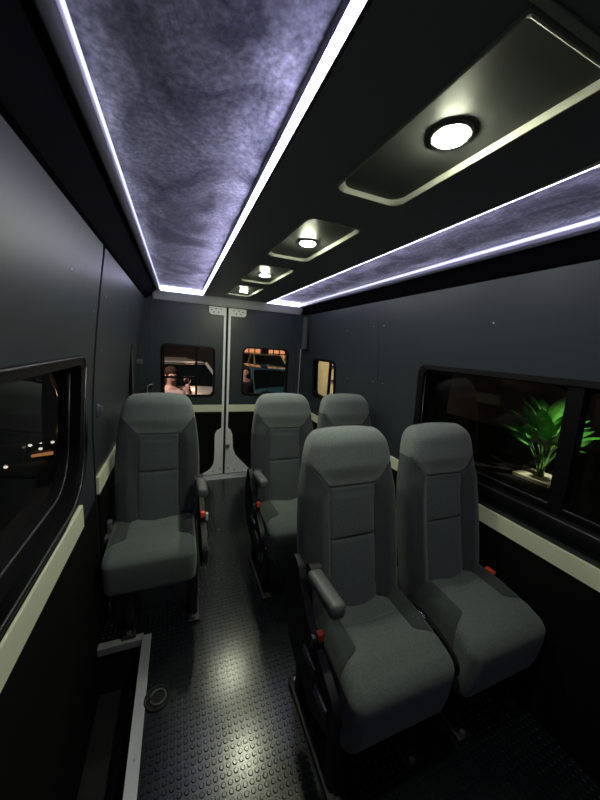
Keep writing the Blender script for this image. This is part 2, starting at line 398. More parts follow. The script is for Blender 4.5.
# ------------------------------------------------------------------ rear wall and doors
YR = 3.2
DC = -.052
def rear(off=0.): return lambda u, v, d: (u, YR+off+d, v)
outer = [(-.90, -.03), (.90, -.03), (.90, 1.2), (.80, 1.86), (-.80, 1.86), (-.90, 1.2)]
solid_panel(outer, [rrect(-.735, .70, .035, 1.775, .05)], rear(-.02), .06).build('wall_rear', M['wall'], smooth=30, **S)
doors = []
for k, (a, b, ho, cr) in enumerate(((-.745, DC-.008, (-.655, -.170, .890, 1.385), None), (DC+.008, .71, (.120, .610, .905, 1.400), None))):
    d = solid_panel(rrect(a, b, .025, 1.785, .02), [rrect(*ho, .05)], rear(.0), .05).build('door_%d' % (k+1), M['wall'], smooth=30, **S)
    doors.append(d)
    MB().box(a+.01, b-.03, 3.194, 3.2005, .03, .712).build('lower_lining', M['wall_low'], d)
    x0, x1, z0, z1 = ho
    wf = ring_frame(rrect(x0-.008, x1+.008, z0-.008, z1+.008, .055, 8), rrect(x0+.008, x1-.008, z0+.008, z1-.008, .048, 8), rear(0), -.006, .045).build('window_%d' % (4+k), M['rubber'], smooth=40, **S)
    bm = panel_with_holes(rrect(x0, x1, z0, z1, .05), [])
    for v in bm.verts: v.co = Vector((v.co.x, YR+.04, v.co.y))
    MB().bm(bm).build('pane', M['glass_rear'], wf)
    if k == 0:
        MB().box(x0+.305, x0+.325, 3.215, 3.235, z0, z1).box(x0+.01, x0+.025, 3.215, 3.235, z0, z1).build('upright_bar', M['rubber'], wf)
        MB().box(x0+.01, x0+.315, 3.215, 3.235, z1-.085, z1-.070).box(x0+.01, x0+.315, 3.215, 3.235, z1-.325, z1-.305).build('cross_bar', M['rubber'], wf)
    # white centre strip, top plate, bottom plate, stripe
    e = DC-.012 if k == 0 else DC+.012
    sg = -1 if k == 0 else 1
    sx = sorted((e, e+sg*.022))
    MB().rbox(sx[0], sx[1], 3.188, 3.199, .10, 1.775, .002).build('centre_strip', M['plate'], d)
    wl_ = .165 if k == 0 else .175
    px = sorted((e, e+sg*wl_))
    r4 = [.001, .001, .03, .001] if k == 0 else [.001, .001, .001, .03]
    pl = solid_panel(rrect(px[0], px[1], 1.70, 1.79, r4), [], rear(-.016), .008).build('top_plate', M['plate'], d, smooth=30)
    for (u, v) in ((.05, 1.755), (.10, 1.755), (.14, 1.745), (.075, 1.725), (.12, 1.722)):
        MB().cyl((e+sg*u, 3.1838, v), (e+sg*u, 3.182, v), .006, 12).build('screw', M['dark'], pl)
    if k == 0:
        poly = [(0, .545), (.03, .545), (.070, .520), (.088, .48), (.090, .20), (.10, .15), (.125, .105), (.165, .075), (.205, .055), (.21, .04), (0, .04)]
    else:
        poly = [(0, .555), (.02, .55), (.050, .525), (.068, .48), (.076, .40), (.080, .32), (.11, .24), (.25, .085), (.285, .06), (.285, .04), (0, .04)]
    bp = solid_panel([(e+sg*u, v) for u, v in poly], [], rear(-.018), .008).build('bottom_plate', M['plate'], d, smooth=30)
    for u, v in ((.03, .10), (.10, .075)):
        MB().cyl((e+sg*u, 3.182, v), (e+sg*u, 3.174, v), .009, 14).build('bolt', M['screw'], bp, smooth=40)
    if k == 1:
        MB().rbox(e-.01, e+.04, 3.165, 3.182, .33, .37, .004).build('latch_block', M['screw'], d, smooth=40)
    ss = (a+.005, e-.022) if k == 0 else (e+.022, b-.005)
    MB().rbox(ss[0], ss[1], 3.190, 3.201, .722, .795, .002).build('stripe', M['stripe'], d)
MB().rbox(DC-.008, DC+.008, 3.196, 3.22, .03, 1.785, .003).build('trim_11', M['dark'], **S)
MB().rbox(-.52, .62, 3.120, 3.172, .0, .010, .003).rbox(-.52, .62, 3.172, 3.19, .010, .035, .003).build('trim_12', M['alu'], smooth=40, **S)
MB().rbox(.742, .750, 3.155, 3.175, .70, 1.42, .002).build('trim_13', M['alu'], **S)
MB().rbox(.752, .80, 3.12, 3.175, 1.42, 1.76, .008).build('trim_14', M['plastic_grey'], smooth=40, **S)
gh = tag(empty('grab_handle', (-.775, 3.13, .70)), 'thin grey vertical grab handle beside the left rear door', 'handle')
MB().tube([(.02, .03, 0), (0, 0, 0), (0, 0, .02), (0, 0, .27), (.006, .004, .292), (.022, .008, .302), (.05, .03, .302)], .0065, 10).build('bar', M['screw'], gh, smooth=True)
MB().rbox(.03, .05, .03, .045, .285, .32, .003).build('mount', M['plastic_grey'], gh)
MB().rbox(.01, .03, .03, .045, -.02, .02, .003).build('mount', M['plastic_grey'], gh)

# ------------------------------------------------------------------ ceiling
c = MB()
c.box(-.665, .665, Y0, 3.05, ZVEL, ZVEL+.02)
ceil = c.build('ceiling', M['velvet'], **S)
# dark centre headliner with recessed lamp pans
PX = -.020
LY = [.56, 1.235, 1.905, 2.560]
def pan(y, g=0.):
    # slightly tapering rounded outline
    hl, hw = .238+g, .098+g
    pts = rrect(PX-hw, PX+hw, y-hl, y+hl, [.035, .035, .006, .006] if y < 1 else .035, 6)
    return [(u-(.006 if True else 0)*((v-y)/hl), v) for u, v in pts]
bm = panel_with_holes([(-.288, Y0), (.292, Y0), (.292, 3.06), (-.288, 3.06)], [pan(y) for y in LY])
mb = MB(); bmesh.ops.recalc_face_normals(bm, faces=bm.faces[:])
for v in bm.verts: v.co.z = ZCN
mb.bm(bm)
mb.box(-.290, -.288, Y0, 3.06, ZCN, ZVEL).box(.292, .294, Y0, 3.06, ZCN, ZVEL)
ch_ = mb.build('trim_15', M['centre'], **S)
def downlight(y):
    t = empty('ceiling_downlight', (PX, y, ZCN))
    def rel(pts): return [(u-PX, v-y) for u, v in pts]
    outer, inner = rel(pan(y, .001)), rel(pan(y, -.008))
    n = len(outer); vs = [(u, v, -.004) for u, v in outer]+[(u, v, .006) for u, v in inner]+[(u, v, .010) for u, v in outer]
    fs = [(i, (i+1) % n, n+(i+1) % n, n+i) for i in range(n)]+[(n+i, n+(i+1) % n, 2*n+(i+1) % n, 2*n+i) for i in range(n)]
    b0 = len(vs); vs += [(u, v, -.004) for u, v in rel(pan(y, .0045))]+[(u, v, -.0003) for u, v in rel(pan(y, .0065))]
    fs += [(i, (i+1) % n, b0+(i+1) % n, b0+i) for i in range(n)]+[(b0+i, b0+(i+1) % n, b0+n+(i+1) % n, b0+n+i) for i in range(n)]
    MB().add(vs, fs).build('rim', M['rim'], t, smooth=40)
    MB().prism(inner, 'z', .0055, .0095).build('panel', M['pan'], t)
    ly = -.037 if y < 1 else 0
    MB().cyl((0,ly,.006), (0,ly,.000), .040, 32, r2=.036).build('bezel', M['bezel'], t, smooth=40)
    # low domed diffuser
    vs = []; fs = []; n = 28
    for i, (r, z) in enumerate(((.0305, .0005), (.029, -.003), (.023, -.0055), (.012, -.007))):
        vs += [(r*math.cos(2*PI*k/n), ly+r*math.sin(2*PI*k/n), z) for k in range(n)]
        if i: fs += [((i-1)*n+k, (i-1)*n+(k+1) % n, i*n+(k+1) % n, i*n+k) for k in range(n)]
    fs.append(tuple(range(3*n, 4*n)))
    MB().add(vs, fs).build('diffuser', M['lamp'], t, smooth=True, label='glowing pale yellow diffuser')
    return t
MB().rbox(-.288, .292, .300, .312, ZCN-.003, ZCN+.001, .001).build('headliner_joint', M['rim'], ch_)
labs = {.56: 'largest looking ceiling downlight, long rounded panel nearest the camera', 1.235: 'ceiling downlight second from the camera, between the long near panel and the two small ones',
        1.905: 'third ceiling downlight from the camera, just in front of the one by the rear cornice', 2.560: 'smallest looking ceiling downlight, closest to the pale rear cornice',
        -.145: 'ceiling downlight above and behind the camera, first one out of frame', -.82: 'ceiling downlight by the front bulkhead behind the camera'}
for y in LY: tag(downlight(y), labs[y], 'ceiling light', 'downlights along the dark centre headliner')

def strip(x, name, label, m, wdt, h, side_=0):
    t = tag(empty(name, (x, 0, ZV)), label, 'light strip', None)
    sd = side_          # the diffuser's tall face looks sideways over the velvet
    prof = [(sd*wdt, -.001), (sd*wdt, -h*.75), (sd*wdt*.55, -h), (0, -h), (0, -.001)]
    MB().prism(prof, 'y', Y0+.02, 3.045).build('diffuser', m, t)
    MB().prism([(sd*wdt, -.001), (sd*wdt, .022), (-sd*.006, .022), (-sd*.006, -.001)], 'y', Y0+.02, 3.045).prism([(0, -.001), (0, -h-.001), (-sd*.004, -h-.001), (-sd*.006, -.008), (-sd*.006, -.001)], 'y', Y0+.02, 3.045).build('channel', M['bezel'], t)
    return t
strip(-.299, 'led_strip', 'wide dotted LED strip along the left edge of the dark centre headliner', M['led'], .010, .016, -1)
strip(.303, 'led_strip', 'thin bright LED strip along the right edge of the dark centre headliner', M['led'], .010, .016, 1)
for sg, lb in ((-1, 'dim LED line inside the pale trim at the left edge of the velvet'), (1, 'dim LED line inside the pale trim at the right edge of the velvet')):
    o = MB().prism([(sg*.6545, ZV+.012), (sg*.651, ZV+.008), (sg*.651, ZV+.001), (sg*.6545, ZV-.001)], 'y', Y0+.02, 3.045).build('led_line', M['led_edge'])
    tag(o, lb, 'light strip')
    pr = [(sg*.655, ZVEL), (sg*.656, ZV-.014), (sg*.664, ZV-.020), (sg*.678, ZV-.020), (sg*.684, ZV-.012), (sg*.684, ZVEL)]
    MB().prism(pr, 'y', Y0, 3.05).build('trim_%d' % (16 if sg < 0 else 17), M['alutrim'], smooth=40, **S)
    so = [(sg*.682, ZV-.010), (sg*.682, ZV+.03), (sg*.88, ZV-.02), (sg*.84, ZT-.03), (sg*.772, ZT-.012)]
    MB().prism(so, 'y', Y0, Y1).build('trim_%d' % (18 if sg < 0 else 19), M['soffit'], **S)
# rear cornice
co = [(3.035, ZVEL+.02), (3.035, ZV-.008), (3.05, ZV-.016), (3.10, ZV-.030), (3.155, ZV-.058), (3.18, ZV-.078), (3.20, ZV-.080), (3.22, ZV+.02)]
MB().prism(co, 'x', -.72, .72).build('trim_20', M['cornice'], smooth=40, **S)
for a, b, lb in ((-.648, -.312, 'short LED line across the rear end of the wide left velvet panel'), (.316, .648, 'short LED line across the rear end of the narrow right velvet panel')):
    o = MB().prism([(3.036, ZV+.002), (3.036, ZV-.012), (3.028, ZV-.018), (3.024, ZV-.008), (3.024, ZV+.002), (3.030, ZVEL+.001), (3.036, ZVEL+.001)], 'x', a, b).build('led_line', M['led_rear'])
    tag(o, lb, 'light strip')
# front bulkhead behind the camera
MB().box(-.92, .92, Y0-.04, Y0, -.30, 1.90).build('wall_front', M['wall'], **S)

# ------------------------------------------------------------------ seats
def grid_mesh(P, faces, keep):
    idx = {}; vs = []; fs = []
    for f, k in zip(faces, keep):
        if not k: continue
        g = []
        for i in f:
            if i not in idx: idx[i] = len(vs); vs.append(tuple(P[i]))
            if idx[i] not in g: g.append(idx[i])
        if len(g) > 2: fs.append(tuple(g))
    return MB().add(vs, fs)
def sstep(a, b, x):
    t = min(1, max(0, (x-a)/(b-a))); return t*t*(3-2*t)
ZB, ZTOP = .36, 1.112
def half_w(z):
    pts = [(.36, .192), (.45, .207), (.60, .215), (.78, .215), (.88, .209), (.95, .200), (1.02, .189), (1.08, .177), (1.125, .167)]
    for (a, wa), (b, wb) in zip(pts, pts[1:]):
        if z <= b: return wa+(wb-wa)*(z-a)/(b-a)
    return pts[-1][1]
INX = .102
ZS1, ZS2 = .908, .708
def make_backrest(parent):
    NR, NF, NB = 190, 110, 26
    def seam_z(x):   # lower edge of head part
        ax = abs(x)
        if ax < INX+.004: return ZS1
        return ZS1+.085*min(1, (ax-INX-.004)/.075)
    def groove(x, z):
        d = 9
        if abs(x) < INX+.01: d = min(d, abs(z-ZS1), abs(z-ZS2))
        if z < ZS1+.01: d = min(d, abs(abs(x)-INX))
        if abs(x) >= INX: d = min(d, abs(z-seam_z(x))*.75)
        return math.exp(-(d/.0045)**2)
    P = []; info = []
    zs = [ZB+(ZTOP-ZB)*(1-(1-i/(NR-1))**1.0) for i in range(NR)]
    # denser rows near the top
    zs = [ZB+(ZTOP-ZB)*math.sin(PI/2*(i/(NR-1)))**.82 for i in range(NR)]
    rc = .088
    for z in zs:
        hw = half_w(z)
        tt = max(0, (z-(ZTOP-rc))/rc)
        rnd = math.sqrt(max(0, 1-tt**2.4)) if tt < 1 else 0
        hw2 = hw-.045+.045*rnd
        th = .052+.010*sstep(.80, 1.0, z)
        k = max(0, (z-(ZTOP-.05))/.05); tr = math.sqrt(max(0, 1-k*k))
        yc = .352+(z-.45)*.215-.010*sstep(.85, 1.0, z)*1.0    # centre line of thickness with recline
        # front arc
        for j in range(NF+1):
            a = -1+2*j/NF
            e = .985; s = a*e
            # superellipse side rounding
            n = 5.0
            ux = math.copysign(abs(math.sin(s*PI/2))**.9 if abs(s) < 1 else 1, s)
            x = hw2*ux; q = (max(0, 1-abs(ux)**n))**(1/n)
            y = yc-th*q*tr
            au = abs(x)/hw
            bol = .030*sstep(.44, .74, au)*(1-sstep(.86, .97, z))*sstep(.36, .5, z)
            head = -.016*sstep(.93, 1.0, z)*(1-au**2)*tr
            pad = -.010*math.cos(min(1, abs(x)/INX)*PI/2)**.6*(1-sstep(.86, .89, z)) if abs(x) < INX else 0
            if abs(x) < INX and z < ZS1:
                zz = (z-ZS2)/(ZS1-ZS2) if z > ZS2 else (z-.40)/(ZS2-.40)
                pad *= max(0, math.sin(PI*min(1, max(0, zz))))**.35
            y += -bol*q*tr+head*q+pad*tr+.0065*groove(x, z)*q*tr
            P.append((x, y, z+.016*(1-min(1, abs(x)/hw)**2)*sstep(1.0, ZTOP, z))); info.append((x, z, q))
        for j in range(1, NB):
            t = PI*j/NB; cx = math.cos(t); sx = math.sin(t)
            x = hw2*math.copysign(abs(cx)**.45, cx)*.998; y = yc+(th*.95)*abs(sx)**.6*tr
            P.append((x, y, z+.016*(1-min(1, abs(x)/hw)**2)*sstep(1.0, ZTOP, z))); info.append((x, z, -1))
    n = NF+NB; faces = []; reg = []
    for i in range(NR-1):
        for j in range(n):
            j2 = (j+1) % n
            f = (i*n+j, i*n+j2, (i+1)*n+j2, (i+1)*n+j); faces.append(f)
            xs = sum(info[k][0] for k in f)/4; zz = sum(info[k][1] for k in f)/4
            front = j < NF
            if zz > seam_z(xs) and (front or zz > .97 and (j < NF+3 or j > n-4)): reg.append('head')
            elif front and abs(xs) < INX and zz > ZS2 and zz < ZS1: reg.append('up')
            elif front and abs(xs) < INX and zz <= ZS2: reg.append('low')
            else: reg.append('body' if (front or j < NF+2 or j > n-3) else 'shell')
    top = tuple((NR-1)*n+j for j in range(n)); bot = tuple(range(n))
    faces += [bot]; reg += ['shell']
    faces += [top]; reg += ['head']
    mk = lambda r: grid_mesh(P, faces, [q == r for q in reg])
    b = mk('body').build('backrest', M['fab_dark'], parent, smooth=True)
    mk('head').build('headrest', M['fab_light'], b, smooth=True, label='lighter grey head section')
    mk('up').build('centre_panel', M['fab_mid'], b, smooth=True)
    mk('low').build('centre_panel', M['fab_mid'], b, smooth=True)
    mk('shell').build('back_shell', M['shell'], b, smooth=True)
    return b

def make_cushion(parent):
    hx, hy, hz, r = .203, .225, .114, .042
    cy, cz = .222, .462-.114
    N = 64; bm = bmesh.new()
    P = []; F = []
    def surf(a, b, ax, sg, na, nb):
        base = len(P)
        for i in range(na+1):
            for j in range(nb+1):
                u = -1+2*i/na; v = -1+2*j/nb
                p = [0, 0, 0]; p[ax] = sg; p[a] = u; p[b] = v; P.append(p)
        for i in range(na):
            for j in range(nb):
                q = base+i*(nb+1)+j; F.append((q, q+1, q+nb+2, q+nb+1))
    for ax in range(3):
        a, b = [k for k in range(3) if k != ax]
        for sg in (-1, 1): surf(a, b, ax, sg, 140 if a == 0 or a == 1 else 30, 36 if b == 2 else 140)
    P = np.array(P, float); H = np.array([hx, hy, hz]); q = P*H
    core = np.clip(q, -(H-r), H-r); d = q-core; nrm = np.linalg.norm(d, axis=1, keepdims=True); nrm[nrm == 0] = 1
    q = core+d/nrm*r
    out = []
    def bx_(y):   # half width of the light centre zone on top (y from the front)
        return .118+.11*(1-sstep(.065, .145, y))
    for x, y, z in q:
        yy = y+cy; t = (z+hz)/(2*hz)
        # top crown, side bolsters, waterfall front
        topw = sstep(.55, 1, t)
        z2 = z+cz
        z2 += topw*(.012*sstep(.55, .85, abs(x)/hx)*sstep(.08, .22, yy)-.010*(1-sstep(0, .5, abs(x)/hx))*sstep(.1, .3, yy))
        z2 -= topw*.020*(1-sstep(0, .10, yy))
        g = abs(abs(x)-bx_(yy)); gr = math.exp(-(g/.005)**2)*topw*sstep(.06, .10, yy)
        z2 -= .004*gr
        gl = math.exp(-((yy-.215)/.005)**2)*topw*(abs(x) < .118); z2 -= .002*gl
        y2 = yy-.012*math.sin(PI*min(1, t))*(1-sstep(0, .1, yy))+.028*(1-t)*(1-sstep(0, .2, yy))
        out.append((x, y2, z2))
    keepL = []
    for f in F:
        xs = sum(out[k][0] for k in f)/4; ys = sum(out[k][1] for k in f)/4; zz = sum(out[k][2] for k in f)/4
        if zz < cz-hz+.006: keepL.append('under')
        elif ys > .08 and abs(xs) > bx_(ys): keepL.append('L' if xs < 0 else 'R')
        elif abs(xs) > hx-.012 and ys > .10: keepL.append('L' if xs < 0 else 'R')
        else: keepL.append('c')
    def mk(r_):
        m = grid_mesh(out, F, [k == r_ for k in keepL]); return m
    def bld(m, name, mt, par, **pr):
        o = m.build(name, mt, par, smooth=True, **pr)
        b = bmesh.new(); b.from_mesh(o.data); bmesh.ops.remove_doubles(b, verts=b.verts[:], dist=.0002)
        bmesh.ops.recalc_face_normals(b, faces=b.faces[:]); b.to_mesh(o.data); b.free(); o.data.shade_smooth(); return o
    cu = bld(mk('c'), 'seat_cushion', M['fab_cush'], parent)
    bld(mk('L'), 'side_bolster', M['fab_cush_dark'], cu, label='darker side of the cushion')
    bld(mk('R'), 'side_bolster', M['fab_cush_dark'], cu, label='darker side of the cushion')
    bld(mk('under'), 'underside', M['shell'], cu)
    return cu

def make_buckle(parent, x, y, z, lean=0):
    b = MB().rbox(x-.014, x+.014, y-.012, y+.012, z-.05, z+.030, .004).build('buckle', M['plastic'], parent, smooth=40)
    MB().rbox(x-.011, x+.011, y-.018, y+.004, z+.008, z+.036, .003).build('release_button', M['red'], b, smooth=40)
    MB().tube([(x, y+.003, z-.045), (x, y+.02, z-.09), (x, y+.05, z-.14)], .007, 8).build('stalk', M['belt'], b, smooth=True)
    return b

def make_armrest(parent, sx):
    x = sx*.214
    bm = bmesh.new(); bmesh.ops.create_cube(bm, size=1)
    for v in bm.verts: v.co = Vector((v.co.x*.052, v.co.y*.185, v.co.z*.050))
    bmesh.ops.bevel(bm, geom=bm.edges[:], offset=.017, segments=4, profile=.5, affect='EDGES')
    for v in bm.verts:
        v.co.z *= 1-.25*max(0, v.co.y/.125)
    m = Matrix.Translation((x, .165, .680)) @ Matrix.Rotation(math.radians(-4), 4, 'X')
    a = MB().bm(bm, m).build('armrest', M['plastic_grey'], parent, smooth=60)
    MB().cyl((x-sx*.03, .27, .672), (x+sx*.012, .27, .672), .026, 20).build('pivot', M['plastic'], a, smooth=40)
    return a

def make_side(parent, sx, lever=True):
    x0 = sx*.211; x1 = sx*.236
    poly = [(.395, .66), (.345, .655), (.300, .58), (.215, .505), (.10, .465), (.02, .425), (.005, .36), (.05, .285), (.16, .255), (.33, .265), (.43, .36), (.44, .50), (.43, .60)]
    if not lever: poly = [(.30, .40), (.20, .425), (.06, .40), (.02, .35), (.05, .285), (.16, .255), (.33, .265), (.40, .33)]; x0, x1 = sx*.208, sx*.222
    pts = []
    n = len(poly)
    for i in range(n):          # Chaikin rounding
        a, b = poly[i], poly[(i+1) % n]
        pts += [(a[0]*.75+b[0]*.25, a[1]*.75+b[1]*.25), (a[0]*.25+b[0]*.75, a[1]*.25+b[1]*.75)]
    s_ = MB().prism(pts, 'x', min(x0, x1), max(x0, x1)).build('side_cover', M['plastic'], parent, smooth=40)
    if lever:
        xa, xb = sorted((x1-sx*.002, x1+sx*.010))
        MB().rbox(xa, xb, .14, .235, .395, .425, .005).build('trim_insert', M['lever'], s_, smooth=40)
        MB().rbox(xa, xb, .05, .135, .345, .385, .006).build('recline_lever', M['lever'], s_, smooth=40)
    return s_

def leg(parent, x, sx):
    l = MB()
    l.rbox(x-.018, x+.018, .06, .11, .02, .30, .004)
    l.rbox(x-.018, x+.018, .34, .39, .02, .30, .004)
    l.rbox(x-.012, x+.012, .06, .39, .255, .295, .004)
    l.rbox(x-.03, x+.03, .02, .43, .0015, .022, .004)
    o = l.build('leg', M['steel'], parent, smooth=40)
    for y in (.035, .415): MB().cyl((x, y, .022), (x, y, .031), .010, 6).build('bolt', M['screw'], o)
    return o

def make_seat(name, loc, aisle, label, group, arm=True, wallside=True):
    """aisle = -1 if the aisle lies to its -x side"""
    t = tag(empty(name, (loc[0], loc[1], 0)), label, 'seat', group)
    global PROTO
    return t
def base_parts(t):
    make_backrest(t); make_cushion(t)
    MB().rbox(-.19, .19, .08, .40, .225, .262, .006).build('seat_frame', M['steel'], t, smooth=40)
proto = empty('bus_seat')
base_parts(proto)
def seat(loc, ais, label, group, arm, rz=0):
    t = copy_tree(proto); t.location = (*loc, 0); t.rotation_euler.z = rz
    tag(t, label, 'seat', group)
    for ch in t.children:
        if ch.name.startswith('seat_cushion'): ch.location.x = -ais*(.026 if loc[1] < 1 else .018)
    if loc[1] < 1:      # the near pair has deeper cushions
        for ch in t.children:
            if ch.name.startswith('seat_cushion'): ch.scale.z = 1.2; ch.location.z = -.2*.462
    if arm: make_armrest(t, ais)
    make_side(t, ais, arm)
    leg(t, ais*(.175 if arm else .12), ais)
    if not arm: leg(t, -ais*.175, ais)
    else: leg(t, -ais*.12, ais)
    if arm: make_buckle(t, ais*(.222 if arm else .216), .165 if arm else .24, .505 if arm else .47)
    if arm: MB().rbox(ais*.243-.007, ais*.243+.007, .150, .172, .49, .530, .004).build('buckle_tag', M['white_tag'] if ais > 0 else M['lever'], t, smooth=40)
    return t
G = 'grey fabric passenger seats'
s1 = seat((.135, .575), -1, 'grey passenger seat in the nearest row, aisle side, armrest over the aisle', G, True)
s2 = seat((.618, .575), -1, 'grey passenger seat in the nearest row, beside the large right window', G, False)
s3 = seat((-.610, 1.405), 1, 'single grey passenger seat alone against the left wall', G, True)
s4 = seat((.140, 1.43), -1, 'grey passenger seat in the rear row, aisle side, left of its neighbour', G, True)
s5 = seat((.610, 1.43), -1, 'grey passenger seat in the rear row beside the right wall, mostly hidden', G, False)
for o in list(proto.children_recursive): bpy.data.objects.remove(o)
bpy.data.objects.remove(proto)
# window-side buckles and belts
def belt(t, x, sx):
    # webbing from shoulder outlet of the backrest edge down to the seat base
    pts = []
    for i in range(13):
        k = i/12; pts.append((x+sx*.0*k, .475-.10*k-.02*math.sin(PI*k), .60-.30*k))
    vs = []; fs = []
    for i, (a, b, c_) in enumerate(pts):
        vs += [(a, b-.022, c_), (a, b+.022, c_), (a+sx*.0016, b+.022, c_), (a+sx*.0016, b-.022, c_)]
        if i: q = 4*i; fs += [(q-4, q-3, q+1, q), (q-3, q-2, q+2, q+1), (q-2, q-1, q+3, q+2), (q-1, q-4, q, q+3)]
    fs += [(0,1,2,3), (4*12, 4*12+3, 4*12+2, 4*12+1)]
    return MB().add(vs, fs).build('seat_belt', M['belt'], t, smooth=True)
belt(s1, .222, 1); belt(s3, -.226, -1); belt(s5, .226, 1)
bk = MB().rbox(.214, .234, .255, .282, .425, .468, .004).build('buckle', M['plastic'], s2, smooth=40)
MB().rbox(.212, .236, .235, .278, .462, .476, .003).build('release_button', M['red'], bk, smooth=40)
MB().tube([(.222, .25, .43), (.223, .28, .38), (.223, .30, .33)], .007, 8).build('stalk', M['belt'], bk, smooth=True)
# loose buckle and latch tongue between the two near seats
MB().rbox(.226, .250, .13, .20, .405, .430, .004).rbox(.224, .242, .20, .25, .40, .435, .004).build('belt_buckle', M['plastic'], s1, smooth=40)
tg = MB().rbox(.228, .231, .15, .19, .430, .436, .001).rbox(.240, .2425, .17, .21, .432, .437, .001).rbox(.222, .2245, .19, .225, .436, .441, .001)
tg.build('latch_tongue', M['chrome'], s1)
# wall bracket of the single seat, chrome belt tongue under it
MB().rbox(-.248, -.205, .20, .30, .40, .44, .006).rbox(-.236, -.214, .24, .28, .43, .50, .006).build('wall_bracket', M['plastic_grey'], s3, smooth=40)
MB().tube([(-.190, .05, .265), (-.190, .04, .235), (-.196, .035, .205)], .004, 8).rbox(-.206, -.186, .03, .036, .170, .205, .002).build('latch_tongue', M['chrome'], s3, smooth=40)

# ------------------------------------------------------------------ outside
GZ = -.62
O = {}
O['asphalt'] = mat('dark_asphalt', (.007, .0065, .0065), .7, noise=(4, .3, 4), bump=(60, .3, .01))
O['dark_wall'] = mat('dark_render', (.13, .10, .085), .85, noise=(1.5, .25, 4))
O['lit_wall'] = mat('pale_yellow_render', (.70, .62, .38), .8, noise=(2, .1, 3))
O['brick'] = mat('tan_facade', (.45, .24, .14), .8, noise=(3, .15, 3))
O['bar'] = mat('dark_frame_bars', (.02, .015, .014), .5)
O['whitecar'] = mat('white_car_paint', (.72, .70, .68), .25, coat=.6)
O['bluecar'] = mat('blue_car_paint', (.06, .20, .30), .22, metal=.3, coat=.8)
O['blackcar'] = mat('black_car_paint', (.012, .012, .014), .18, coat=.9)
O['yellowcar'] = mat('sand_car_paint', (.50, .38, .18), .25, coat=.6)
O['carglass'] = mat('dark_car_glass', (.008, .010, .011), .06, spec=.8)
O['tyre'] = mat('tyre_rubber', (.012, .012, .012), .8)
O['hub'] = mat('alloy_wheel', (.4, .4, .42), .3, metal=.9)
O['glint_white'] = emis('white_glint_glow', (1, .90, .78), 1.6)  # glow for white glints on the black car
O['glint_amber'] = emis('amber_glint_glow', (1, .42, .16), .6)  # glow for amber glints on the black car
O['headlens'] = mat('clear_headlamp', (.55, .56, .58), .1, metal=.6)
O['lit_win'] = emis('orange_lit_windows', (1, .40, .17), .75)
O['soil'] = mat('pale_planter_slab', (.62, .60, .44), .7)
O['leaf'] = mat('leaf_green', (.055, .26, .030), .42, noise=(14, .35, 3))
O['stem'] = mat('stem_green', (.10, .24, .05), .5)
MB().add([(-30,-15,GZ),(30,-15,GZ),(30,40,GZ),(-30,40,GZ)], [(0,1,2,3)]).build('floor_yard', O['asphalt'], label='dark asphalt yard outside', **S)

